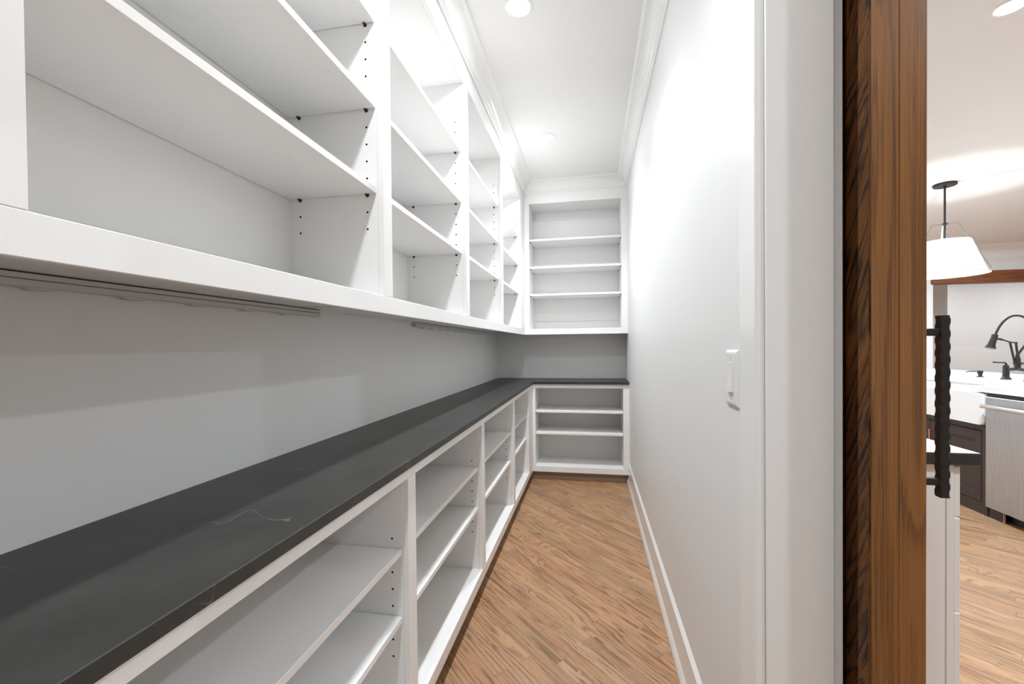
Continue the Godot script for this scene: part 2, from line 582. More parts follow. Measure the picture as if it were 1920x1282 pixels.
	var s2 := new_st()
	prism(s2, PackedVector2Array([Vector2(RIGHT, 0), Vector2(0.322, 0), Vector2(0.322, 0.171), Vector2(0.3235, 0.1735), Vector2(RIGHT, 0.19)]), -4.03, -1.004, "xy")
	put("board", s2, M.trim_paint, bb)
	var s3 := new_st()
	prism(s3, PackedVector2Array([Vector2(0.322, 0), Vector2(0.3115, 0), Vector2(0.3115, 0.0175), Vector2(0.314, 0.027), Vector2(0.3175, 0.038), Vector2(0.322, 0.049)]), -4.03, -1.004, "xy")
	put("shoe", s3, M.trim_paint, bb)
	# crown on the kitchen's far wall
	var kc := new_st()
	var kp := [Vector2(0, 0), Vector2(0.02, 0), Vector2(0.022, 0.02), Vector2(0.035, 0.03)]
	for k in 7:
		var a := PI * 0.5 * k / 6.0
		kp.append(Vector2(0.04 + 0.11 * (1.0 - cos(a)), 0.09 + 0.10 * sin(a)))
	kp.append(Vector2(0.17, 0.234))
	for k in kp.size() - 1:
		var p: Vector2 = kp[k]
		var q: Vector2 = kp[k + 1]
		fquad(kc, Vector3(0.453, 2.535 + p.y, -8.14 + p.x), Vector3(8.9, 2.535 + p.y, -8.14 + p.x), Vector3(8.9, 2.535 + q.y, -8.14 + q.x), Vector3(0.453, 2.535 + q.y, -8.14 + q.x), Vector3(0, -0.8, 1))
	tag(put("trim_2", kc, M.trim_paint), "white crown moulding above the timber lintel in the kitchen", "crown moulding", "", "structure")
	grain = "x"
	shift = Vector2(0.3, 0.13)
	var lt := boxed("lintel", Vector3(5.44, 2.18, -8.30), Vector3(8.9, 2.365, -8.09), M.lintel_wood, null, 0.004)
	tag(lt, "brown stained timber lintel across the top of the wide kitchen opening", "beam", "", "structure")
	shift = Vector2.ZERO


func floors() -> void:
	var f := thing("floor", "oak strip floor laid on the diagonal through pantry and kitchen", "floor", Vector3.ZERO, 0.0, "", "structure")
	boxed("subfloor", Vector3(LEFT - 0.12, -0.12, -11.6), Vector3(12.0, -0.0125, 2.62), M.toe_wood, f, 0.0)
	var rooms := [
		PackedVector2Array([Vector2(-0.62, -4.06), Vector2(0.333, -4.06), Vector2(0.333, -0.905), Vector2(0.453, -0.905), Vector2(0.453, -8.14), Vector2(8.9, -8.14), Vector2(8.9, 2.5), Vector2(0.453, 2.5), Vector2(0.453, 0.38), Vector2(0.333, 0.38), Vector2(0.333, 1.2), Vector2(-0.62, 1.2)]),
	]
	var d := Vector2(0.70711, 0.70711)
	var e := Vector2(-0.70711, 0.70711)
	var w := 0.0571
	var rest := []
	for k in 8: rest.append(new_st())
	var rest_n := 0
	grain = "x"
	# rows run along d; walk over every row that crosses the rooms
	for row in range(-260, 60):
		var s0 := row * w
		var t := -8.0 - rng.randf() * 1.2
		while t < 9.0:
			var ln := rng.randf_range(0.35, 1.35)
			var kind := rng.randi() % 8
			var off := Vector2(rng.randf() * 3.0, rng.randf() * 2.0)
			var rise := rng.randf_range(-0.0003, 0.0)
			var r := PackedVector2Array()
			var g := 0.0004
			for c in [Vector2(t + g, s0 + g), Vector2(t + ln - g, s0 + g), Vector2(t + ln - g, s0 + w - g), Vector2(t + g, s0 + w - g)]:
				r.append(d * c.x + e * c.y)
			var mid := d * (t + ln * 0.5) + e * (s0 + w * 0.5)
			t += ln
			if mid.x < -1.6 or mid.x > 10.0 or mid.y < -9.5 or mid.y > 3.5: continue
			for poly in Geometry2D.intersect_polygons(r, rooms[0]):
				if poly.size() < 3: continue
				var c0 := Vector2.ZERO
				for p in poly: c0 += p
				c0 /= poly.size()
				var seen := false
				for p in poly:
					var a := rad_to_deg(atan2(p.x, -p.y))
					var dist := Vector2(p.x, p.y).length()
					if p.y < -1.2 and (p.x < 0.34 and p.x > -0.62): seen = true
					if p.x > 1.05 and p.x < 2.85 and a > 32.0 and a < 40.5 and dist > 2.2: seen = true
				var local := PackedVector2Array()
				for p in poly:
					var q: Vector2 = p - (c0 if seen else Vector2.ZERO)
					local.append(Vector2(q.dot(d), q.dot(e)))
				shift = off
				if seen:
					var st := new_st()
					prism(st, local, -0.0125, rise)
					var o := put("plank", st, M["oak_%d" % kind], f)
					o.position = Vector3(c0.x, 0, c0.y)
					o.rotation.y = -PI / 4
				else:
					prism(rest[kind], local, -0.0125, rise)
					rest_n += 1
	shift = Vector2.ZERO
	for k in 8:
		var o := put("planks_beyond", rest[k], M["oak_%d" % k], f)
		o.rotation.y = -PI / 4
		o.set_meta("kind", "stuff")


# ======================= shelving =======================
# One open unit standing on the wall at local z = 0, its front at z = deep, its openings from x = 0 to x = w.
func unit(called: String, label: String, group: String, at: Vector3, turn: float, w: float, deep: float, y0: float, y1: float, tops: Array, deck: float, pitch: float, rows: Array, upper: bool) -> Node3D:
	var t := thing(called, label, "cabinet", at, turn, group)
	var m: Material = M.cabinet_paint
	var th := 0.018
	boxed("back_panel", Vector3(-th, y0, 0.002), Vector3(w + th, y1, 0.008), m, t, 0.0004)
	boxed("side_panel", Vector3(-th, y0, 0.008), Vector3(0, y1, deep), m, t, 0.0006)
	boxed("side_panel", Vector3(w, y0, 0.008), Vector3(w + th, y1, deep), m, t, 0.0006)
	boxed("top_panel", Vector3(0.0003, y1 - th, 0.0083), Vector3(w - 0.0003, y1, deep), m, t, 0.0006)
	boxed("bottom_panel", Vector3(0.0003, deck - th, 0.0083), Vector3(w - 0.0003, deck, deep), m, t, 0.0006)
	if upper:
		boxed("nailer", Vector3(0.0005, y1 - th - 0.075, 0.0083), Vector3(w - 0.0005, y1 - th - 0.0003, 0.018), m, t, 0.0008)
		boxed("nailer", Vector3(0.0005, deck + 0.0003, 0.0083), Vector3(w - 0.0005, deck + 0.085, 0.018), m, t, 0.0008)
	for y in tops:
		boxed("shelf", Vector3(0.0018, y - 0.019, 0.0105), Vector3(w - 0.0018, y, deep - 0.003), m, t, 0.0012)
		for x in [0.0, w]:
			for z in [0.045, deep - 0.034]:
				var sg := 1.0 if x == 0.0 else -1.0
				var st := new_st()
				tube(st, [Vector3(x, y - 0.0225, z), Vector3(x + sg * 0.009, y - 0.0225, z)], [0.0035, 0.0035], 10)
				tube(st, [Vector3(x, y - 0.0225, z), Vector3(x + sg * 0.0012, y - 0.0225, z)], [0.0062, 0.0055], 12)
				put("shelf_pin", st, M.black_metal, t)
	var holes := new_st()
	for y in rows:
		var taken := false
		for s in tops:
			if absf(s - 0.0225 - y) < 0.012: taken = true
		if taken: continue
		for x in [0.0, w]:
			for z in [0.045, deep - 0.034]:
				var sg := 1.0 if x == 0.0 else -1.0
				tube(holes, [Vector3(x - sg * 0.004, y, z), Vector3(x + sg * 0.0002, y, z)], [0.0033, 0.0033], 10)
	var h := put("peg_holes", holes, M.hole, t)
	h.set_meta("kind", "stuff")
	return t


func frame_bar(t: Node, called: String, p: Vector3, q: Vector3) -> void:
	boxed(called, p, q, M.cabinet_paint, t, 0.0012)


func shelving() -> void:
	var place := ["first from the corner", "second from the corner", "third from the corner", "fourth from the corner", "fifth from the corner"]
	# openings along the left wall, from the corner to the entrance: [near z, far z]
	var up := [[-3.0635, -3.865], [-2.1785, -3.007], [-1.2865, -2.1205], [-0.381, -1.229], [0.53, -0.326]]
	var low := [[-3.036, -3.735], [-2.146, -2.976], [-1.2615, -2.086], [-0.36, -1.2035], [0.53, -0.305]]
	var up_tops := [1.7325, 1.9905, 2.2495]
	var low_tops := [0.439, 0.6415]
	var up_rows := []
	for k in 16: up_rows.append(1.6065 + 0.0517 * k)
	var low_rows := []
	for k in 8: low_rows.append(0.3145 + 0.0508 * k)
	var dup := -0.6366 - LEFT
	var dlow := -0.5574 - LEFT
	for k in 5:
		var u: Array = up[k]
		unit("wall_cabinet", "open white wall cabinet bay with three shelves on the long wall, " + place[k], "open wall cabinet bays", Vector3(LEFT, 0, u[0]), PI / 2, u[0] - u[1], dup, 1.376, 2.594, up_tops, 1.3945, 0.0517, up_rows, true)
		var l: Array = low[k]
		unit("base_cabinet", "open white base cabinet bay with two shelves under the long worktop, " + place[k], "open base cabinet bays", Vector3(LEFT, 0, l[0]), PI / 2, l[0] - l[1], dlow, 0.10, 0.874, low_tops, 0.1285, 0.0508, low_rows, false)
	unit("wall_cabinet", "open white wall cabinet with three shelves across the far end wall", "open wall cabinet bays", Vector3(-0.566, 0, FAR), 0.0, 0.278 + 0.566, -4.0687 - FAR, 1.376, 2.594, up_tops, 1.3945, 0.0517, up_rows, true)
	unit("base_cabinet", "open white base cabinet with two shelves across the far end wall", "open base cabinet bays", Vector3(-0.511, 0, FAR), 0.0, 0.2815 + 0.511, -3.9906 - FAR, 0.10, 0.874, low_tops, 0.1285, 0.0508, low_rows, false)
	# face frames
	var xf := -0.6176
	var xb := -0.6364
	var t := thing("face_frame", "white face frame of rails and stiles fronting the long row of wall cabinets", "face frame", Vector3(xf, 1.3476, 0))
	t.position = Vector3.ZERO
	frame_bar(t, "bottom_rail", Vector3(xb, 1.3476, 0.6), Vector3(xf, 1.4008, -4.0497))
	frame_bar(t, "top_rail", Vector3(xb, 2.5755, 0.6), Vector3(xf, 2.70, -4.0497))
	for z in [[-0.326, -0.381], [-1.2305, -1.2865], [-2.122, -2.1785], [-3.0085, -3.0635], [-3.8665, -4.0497]]:
		frame_bar(t, "stile", Vector3(xb, 1.4012, z[0]), Vector3(xf - 0.0003, 2.5751, z[1]))
	t = thing("face_frame", "white face frame of the wall cabinet across the far end", "face frame")
	frame_bar(t, "bottom_rail", Vector3(xf + 0.0002, 1.3476, -4.0685), Vector3(RIGHT, 1.4008, -4.0497))
	frame_bar(t, "top_rail", Vector3(xf + 0.0002, 2.5755, -4.0685), Vector3(RIGHT, 2.70, -4.0497))
	frame_bar(t, "stile", Vector3(xf + 0.0002, 1.4012, -4.0685), Vector3(-0.566, 2.5751, -4.05))
	frame_bar(t, "stile", Vector3(0.278, 1.4012, -4.0685), Vector3(RIGHT, 2.5751, -4.05))
	var lf := -0.5384
	var lb := -0.5572
	t = thing("face_frame", "white face frame of rails and stiles under the long dark worktop", "face frame")
	frame_bar(t, "bottom_rail", Vector3(lb, 0.0775, 0.6), Vector3(lf, 0.130, -3.9716))
	frame_bar(t, "top_rail", Vector3(lb, 0.8525, 0.6), Vector3(lf, 0.8893, -3.9716))
	for z in [[-0.305, -0.36], [-1.206, -1.2615], [-2.089, -2.146], [-2.979, -3.036], [-3.738, -3.9716]]:
		frame_bar(t, "stile", Vector3(lb, 0.1304, z[0]), Vector3(lf - 0.0003, 0.8521, z[1]))
	t = thing("face_frame", "white face frame of the base cabinet across the far end", "face frame")
	frame_bar(t, "bottom_rail", Vector3(lf + 0.0002, 0.0775, -3.9904), Vector3(RIGHT, 0.130, -3.9716))
	frame_bar(t, "top_rail", Vector3(lf + 0.0002, 0.8525, -3.9904), Vector3(RIGHT, 0.8893, -3.9716))
	frame_bar(t, "stile", Vector3(lf + 0.0002, 0.1304, -3.9904), Vector3(-0.511, 0.8521, -3.972))
	frame_bar(t, "stile", Vector3(0.2815, 0.1304, -3.9904), Vector3(RIGHT, 0.8521, -3.972))
	# toe kicks, set back under the base cabinets
	var k1 := boxed("toe_kick", Vector3(-0.6184, 0, 0.6), Vector3(-0.6034, 0.099, -4.0366), M.toe_wood)
	tag(k1, "brown wooden toe kick recessed below the long row of base cabinets", "toe kick")
	var k2 := thing("toe_kick", "brown wooden toe kick with thin strip recessed below the far base cabinet", "toe kick")
	boxed("board", Vector3(-0.603, 0, -4.0516), Vector3(RIGHT, 0.099, -4.0366), M.toe_wood, k2)
	var q := new_st()
	prism(q, PackedVector2Array([Vector2(-4.0366, 0), Vector2(-4.0236, 0), Vector2(-4.0236, 0.019), Vector2(-4.027, 0.030), Vector2(-4.0366, 0.036)]), -0.603, 0.31, "zy")
	put("strip", q, M.toe_wood, k2)


func worktop() -> void:
	var poly := PackedVector2Array([Vector2(LEFT, 0.6), Vector2(LEFT, FAR), Vector2(RIGHT, FAR), Vector2(RIGHT, -3.9552), Vector2(-0.5234, -3.9552), Vector2(-0.5234, 0.6)])
	var st := new_st()
	var c := 0.0015
	var inner := PackedVector2Array([Vector2(LEFT, 0.6), Vector2(LEFT, FAR), Vector2(RIGHT, FAR), Vector2(RIGHT, -3.9552 - c), Vector2(-0.5234 - c, -3.9552 - c), Vector2(-0.5234 - c, 0.6)])
	prism(st, poly, 0.8895, WORKTOP - c)
	prism(st, inner, WORKTOP - c, WORKTOP)
	for k in 6:
		var a := poly[k]
		var b := poly[(k + 1) % 6]
		var a2 := inner[k]
		var b2 := inner[(k + 1) % 6]
		if k in [3, 4]:
			fquad(st, Vector3(a.x, WORKTOP - c, a.y), Vector3(b.x, WORKTOP - c, b.y), Vector3(b2.x, WORKTOP, b2.y), Vector3(a2.x, WORKTOP, a2.y), Vector3(0.5, 1, 0.5))
	tag(put("worktop", st, M.soapstone), "dark grey stone worktop with faint pale veins, turning the corner along both walls", "worktop")


# ======================= power strips under the wall cabinets =======================
func strips() -> void:
	for s in [[0.42, -1.35, "long grey power strip under the wall cabinets nearest the entrance"], [-2.19, -3.86, "grey power strip under the wall cabinets towards the corner"]]:
		var t := thing("power_strip", s[2], "power strip", Vector3(LEFT, 1.376, s[0]), PI / 2, "power strips under the wall cabinets")
		var len: float = s[0] - s[1]
		boxed("channel", Vector3(0, -0.0115, 0.0005), Vector3(len, -0.0022, 0.0245), M.strip_metal, t, 0.0008)
		boxed("cover", Vector3(0.0005, -0.0245, 0.0005), Vector3(len - 0.0005, -0.0123, 0.0235), M.strip_metal, t, 0.0015)
		boxed("spine", Vector3(0, -0.0135, 0.0), Vector3(len, 0.0, 0.018), M.dark_plastic, t, 0.0)
		boxed("end_cap", Vector3(len, -0.025, 0.0), Vector3(len + 0.003, -0.001, 0.0252), M.strip_metal, t)
		boxed("end_cap", Vector3(-0.003, -0.025, 0.0), Vector3(0.0, -0.001, 0.0252), M.strip_metal, t)
		var x := 0.98 if s[0] > 0 else 0.10
		while x < len - 0.06:
			var b := new_st()
			prism(b, PackedVector2Array([Vector2(x, -0.0246), Vector2(x + 0.012, -0.0295), Vector2(x + 0.045, -0.0285), Vector2(x + 0.055, -0.0246)]), 0.003, 0.021, "xy")
			put("outlet", b, M.outlet_plastic, t)
			x += 0.153
	var t3 := thing("power_strip", "short power strip under the wall cabinet across the far end", "power strip", Vector3(-0.4, 1.376, FAR), 0.0, "power strips under the wall cabinets")
	boxed("channel", Vector3(0, -0.012, 0.0), Vector3(0.62, 0.0, 0.026), M.strip_metal, t3)
	boxed("end_cap", Vector3(0.535, -0.026, 0.0), Vector3(0.62, -0.012, 0.028), M.outlet_plastic, t3)
	boxed("plug", Vector3(0.528, -0.026, 0.003), Vector3(0.5345, -0.014, 0.03), M.dark_plastic, t3)


# ======================= doorway, sliding door, switch =======================
func doorway() -> void:
	var c := thing("trim_3", "flat white casing on the pantry side of the doorway jamb", "door casing", Vector3.ZERO, 0.0, "", "structure")
	boxed("side_casing", Vector3(0.315, 0, -1.004), Vector3(RIGHT, 2.14, -0.9165), M.trim_paint, c, 0.0015)
	boxed("head_casing", Vector3(0.315, 2.14, -1.004), Vector3(RIGHT, 2.23, 0.46), M.trim_paint, c, 0.0015)
	boxed("side_casing", Vector3(0.315, 0, 0.365), Vector3(RIGHT, 2.14, 0.46), M.trim_paint, c, 0.0015)
	var k := thing("trim_4", "flat white casing on the kitchen side of the doorway jamb", "door casing", Vector3.ZERO, 0.0, "", "structure")
	boxed("side_casing", Vector3(0.453, 0, -1.004), Vector3(0.4695, 2.14, -0.9165), M.trim_paint, k, 0.0015)
	boxed("head_casing", Vector3(0.453, 2.14, -1.004), Vector3(0.4695, 2.23, 0.46), M.trim_paint, k, 0.0015)
	boxed("side_casing", Vector3(0.453, 0, 0.365), Vector3(0.4695, 2.14, 0.46), M.trim_paint, k, 0.0015)
	var j := thing("trim_5", "white jamb lining the opening between pantry and kitchen", "door jamb", Vector3.ZERO, 0.0, "", "structure")
	boxed("side_jamb", Vector3(0.3335, 0, -0.9345), Vector3(0.4525, 2.14, -0.9115), M.trim_paint, j, 0.0015)
	boxed("head_jamb", Vector3(0.3335, 2.12, -0.9115), Vector3(0.4525, 2.14, 0.36), M.trim_paint, j, 0.0015)
	boxed("side_jamb", Vector3(0.3335, 0, 0.36), Vector3(0.4525, 2.14, 0.38), M.trim_paint, j, 0.0015)
	# the sliding door: boards fixed on a stained back panel
	var d := thing("door_1", "thick brown stained wooden sliding door seen edge on beside the jamb", "door", Vector3(0.478, 0.02, -0.849), 0.0, "", "structure")
	grain = "y"
	shift = Vector2(0.2, 0.05)
	var st := new_st()
	box(st, Vector3(0.0, 0, -1.12), Vector3(0.0425, 2.25, 0), 0.0012)
	put("back_panel", st, M.door_wood, d)
	# the face towards the pantry is figured: its grain slants, so its print is laid on at an angle
	var strip := new_st()
	slanted(strip, 0.0, -0.0036, -0.0005, -0.0305, 2.25)
	put("figured_strip", strip, M.figured_wood, d)
	var dark := new_st()
	slanted(dark, 0.0, -0.0022, -0.0312, -1.12, 2.25)
	put("figured_board", dark, M.figured_dark_wood, d)
	shift = Vector2(1.1, 0.62)
	var f := new_st()
	box(f, Vector3(0.0428, 0, -0.14), Vector3(0.084, 2.25, 0), 0.0012)
	put("front_stile", f, M.door_wood, d)
	shift = Vector2(0.7, 0.32)
	f = new_st()
	box(f, Vector3(0.0428, 0, -1.12), Vector3(0.084, 2.25, -0.98), 0.0012)
	put("front_stile", f, M.door_wood, d)
	grain = "z"
	for y in [[0.0, 0.2], [1.02, 1.2], [2.08, 2.25]]:
		f = new_st()
		box(f, Vector3(0.0428, y[0], -0.9797), Vector3(0.084, y[1], -0.1403), 0.0012)
		put("front_rail", f, M.door_wood, d)
	grain = "y"
	f = new_st()
	box(f, Vector3(0.0428, 0.2, -0.9797), Vector3(0.06, 2.08, -0.1403), 0.001)
	put("front_panel", f, M.door_wood, d)
	grain = "x"
	shift = Vector2.ZERO
	# pull handle: a square bar with bites taken out of its corners
	var h := new_st()
	var y0 := 0.9625 - 0.02
	var y1 := 1.2925 - 0.02
	var steps := 168
	var pitch := 0.0231
	var cx := 0.6275 - 0.478
	var cz := -0.9112 + 0.849
	var hw := 0.0076
	var rings := []
	for i in steps + 1:
		var y := lerpf(y0, y1, float(i) / steps)
		var bite := func(phase: float) -> float:
			var u := fposmod((y1 - y) / pitch - phase, 1.0) - 0.5
			var r := 0.31
			return maxf(0.0004, 0.0031 * sqrt(maxf(0.0, 1.0 - (u / r) * (u / r)))) if absf(u) < r else 0.0004
		var a: float = bite.call(0.45)
		var b: float = bite.call(0.95)
		rings.append([Vector3(cx - hw + a, y, cz + hw), Vector3(cx + hw - a, y, cz + hw), Vector3(cx + hw, y, cz + hw - a * 0.8), Vector3(cx + hw, y, cz - hw + b * 0.8), Vector3(cx + hw - b, y, cz - hw), Vector3(cx - hw + b, y, cz - hw), Vector3(cx - hw, y, cz - hw + b * 0.8), Vector3(cx - hw, y, cz + hw - a * 0.8)])
	var outs := [Vector3(0, 0, 1), Vector3(1, 0, 1), Vector3(1, 0, 0), Vector3(1, 0, -1), Vector3(0, 0, -1), Vector3(-1, 0, -1), Vector3(-1, 0, 0), Vector3(-1, 0, 1)]
	for i in steps:
		for s in 8:
			fquad(h, rings[i][s], rings[i][(s + 1) % 8], rings[i + 1][(s + 1) % 8], rings[i + 1][s], outs[s])
	for e in [0, steps]:
		for s in range(1, 7):
			var nn := Vector3.UP if e else Vector3.DOWN
			tri(h, rings[e][0], rings[e][s], rings[e][s + 1], nn, nn, nn)
	var bar := put("handle", h, M.black_iron, d)
	bar.set_meta("label", "black iron pull bar with scalloped edges")
	for y in [1.2622, 0.9905]:
		boxed("post", Vector3(0.0838, y - 0.0066 - 0.02, cz - 0.005), Vector3(cx - hw + 0.001, y + 0.0066 - 0.02, cz + 0.005), M.black_iron, bar)


func slanted(st: SurfaceTool, x0: float, x1: float, z0: float, z1: float, top: float) -> void:
	var n := Vector3(-1, 0, 0)
	var at := func(y: float, z: float) -> void:
		var a := deg_to_rad(62.0)
		st.set_normal(n)
		st.set_uv(Vector2(y * sin(a) + z * cos(a), y * cos(a) - z * sin(a)))
		st.add_vertex(Vector3(x1, y, z))
	var p := [[0.0, z0], [0.0, z1], [top, z1], [top, z0]]
	for k in [0, 1, 2, 0, 2, 3]: at.call(p[k][0], p[k][1])
	fquad(st, Vector3(x0, 0, z0), Vector3(x1, 0, z0), Vector3(x1, top, z0), Vector3(x0, top, z0), Vector3(0, 0, 1))
	fquad(st, Vector3(x0, 0, z1), Vector3(x1, 0, z1), Vector3(x1, top, z1), Vector3(x0, top, z1), Vector3(0, 0, -1))
	fquad(st, Vector3(x0, top, z0), Vector3(x1, top, z0), Vector3(x1, top, z1), Vector3(x0, top, z1), Vector3(0, 1, 0))


func light_switch() -> void:
	var t := thing("light_switch", "white rocker light switch on the smooth wall beside the doorway", "light switch", Vector3(RIGHT, 1.164, -1.103))
	var st := new_st()
	var hw := 0.0425
	var hh := 0.0655
	var prof := [[0.0, 0.0], [0.0025, 0.0], [0.0055, 0.004], [0.0062, 0.008]]
	for k in 3:
		var a: Array = prof[k]
		var b: Array = prof[k + 1]
		var ca := [Vector3(-a[0], -hh + a[1], -hw + a[1]), Vector3(-a[0], -hh + a[1], hw - a[1]), Vector3(-a[0], hh - a[1], hw - a[1]), Vector3(-a[0], hh - a[1], -hw + a[1])]
		var cb := [Vector3(-b[0], -hh + b[1], -hw + b[1]), Vector3(-b[0], -hh + b[1], hw - b[1]), Vector3(-b[0], hh - b[1], hw - b[1]), Vector3(-b[0], hh - b[1], -hw + b[1])]
		for s in 4:
			fquad(st, ca[s], ca[(s + 1) % 4], cb[(s + 1) % 4], cb[s], (ca[s] + ca[(s + 1) % 4]) * Vector3(0, 1, 1) + Vector3(-0.05, 0, 0))
		if k == 2: fquad(st, cb[0], cb[1], cb[2], cb[3], Vector3(-1, 0, 0))
	put("plate", st, M.switch_plastic, t)
	var r := new_st()
	prism(r, PackedVector2Array([Vector2(-0.0055, -0.033), Vector2(-0.0115, -0.033), Vector2(-0.0088, 0.0), Vector2(-0.0072, 0.033), Vector2(-0.0055, 0.033)]), -0.0165, 0.0165, "xy")
	put("rocker", r, M.switch_plastic, t)
	var fr := new_st()
	for s in [-1, 1]:
		box(fr, Vector3(-0.0072, 0.0345 * s - 0.001, -0.018), Vector3(-0.006, 0.0345 * s + 0.001, 0.018), 0.0003)
		box(fr, Vector3(-0.0072, -0.0335, 0.0178 * s - 0.0008), Vector3(-0.006, 0.0335, 0.0178 * s + 0.0008), 0.0003)
	put("rocker_surround", fr, M.switch_plastic, t)
	for s in [-1, 1]:
		var sc := new_st()
		tube(sc, [Vector3(-0.006, 0.0485 * s, 0), Vector3(-0.0072, 0.0485 * s, 0)], [0.0032, 0.0028], 12)
		put("screw", sc, M.strip_metal, t)


# ======================= kitchen =======================
func kitchen() -> void:
	# white drawer cabinet backed against the pantry wall
	var zf := -1.519
	var c := thing("drawer_cabinet", "white kitchen drawer cabinet whose side shows past the wooden door", "cabinet", Vector3.ZERO)
	boxed("end_panel", Vector3(0.453, 0.0, zf - 0.02), Vector3(1.0545, 0.876, zf), M.cabinet_paint, c, 0.0015)
	boxed("body", Vector3(0.453, 0.0, zf - 1.9), Vector3(1.052, 0.875, zf - 0.0204), M.cabinet_paint, c, 0.001)
	boxed("front_frame", Vector3(1.0572, 0.0, zf - 1.9), Vector3(1.0772, 0.876, zf), M.cabinet_paint, c, 0.0015)
	boxed("filler", Vector3(1.0515, 0.0, zf - 1.9), Vector3(1.0575, 0.875, zf - 0.006), M.cabinet_paint, c, 0.0)
	for d in [[0.715, 0.868], [0.425, 0.711], [0.11, 0.421]]:
		for z in [[zf - 0.003, zf - 0.93], [zf - 0.936, zf - 1.88]]:
			boxed("drawer_front", Vector3(1.0776, d[0], z[1]), Vector3(1.096, d[1], z[0]), M.cabinet_paint, c, 0.003)
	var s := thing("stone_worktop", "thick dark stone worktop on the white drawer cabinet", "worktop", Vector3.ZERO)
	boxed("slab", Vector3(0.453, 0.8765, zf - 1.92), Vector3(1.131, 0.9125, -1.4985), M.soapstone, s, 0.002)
	boxed("white_top_layer", Vector3(0.453, 0.9125, zf - 1.919), Vector3(1.1295, 0.914, -1.5), M.quartz, s, 0.0004)  # thin white layer laid over the dark slab
	island()


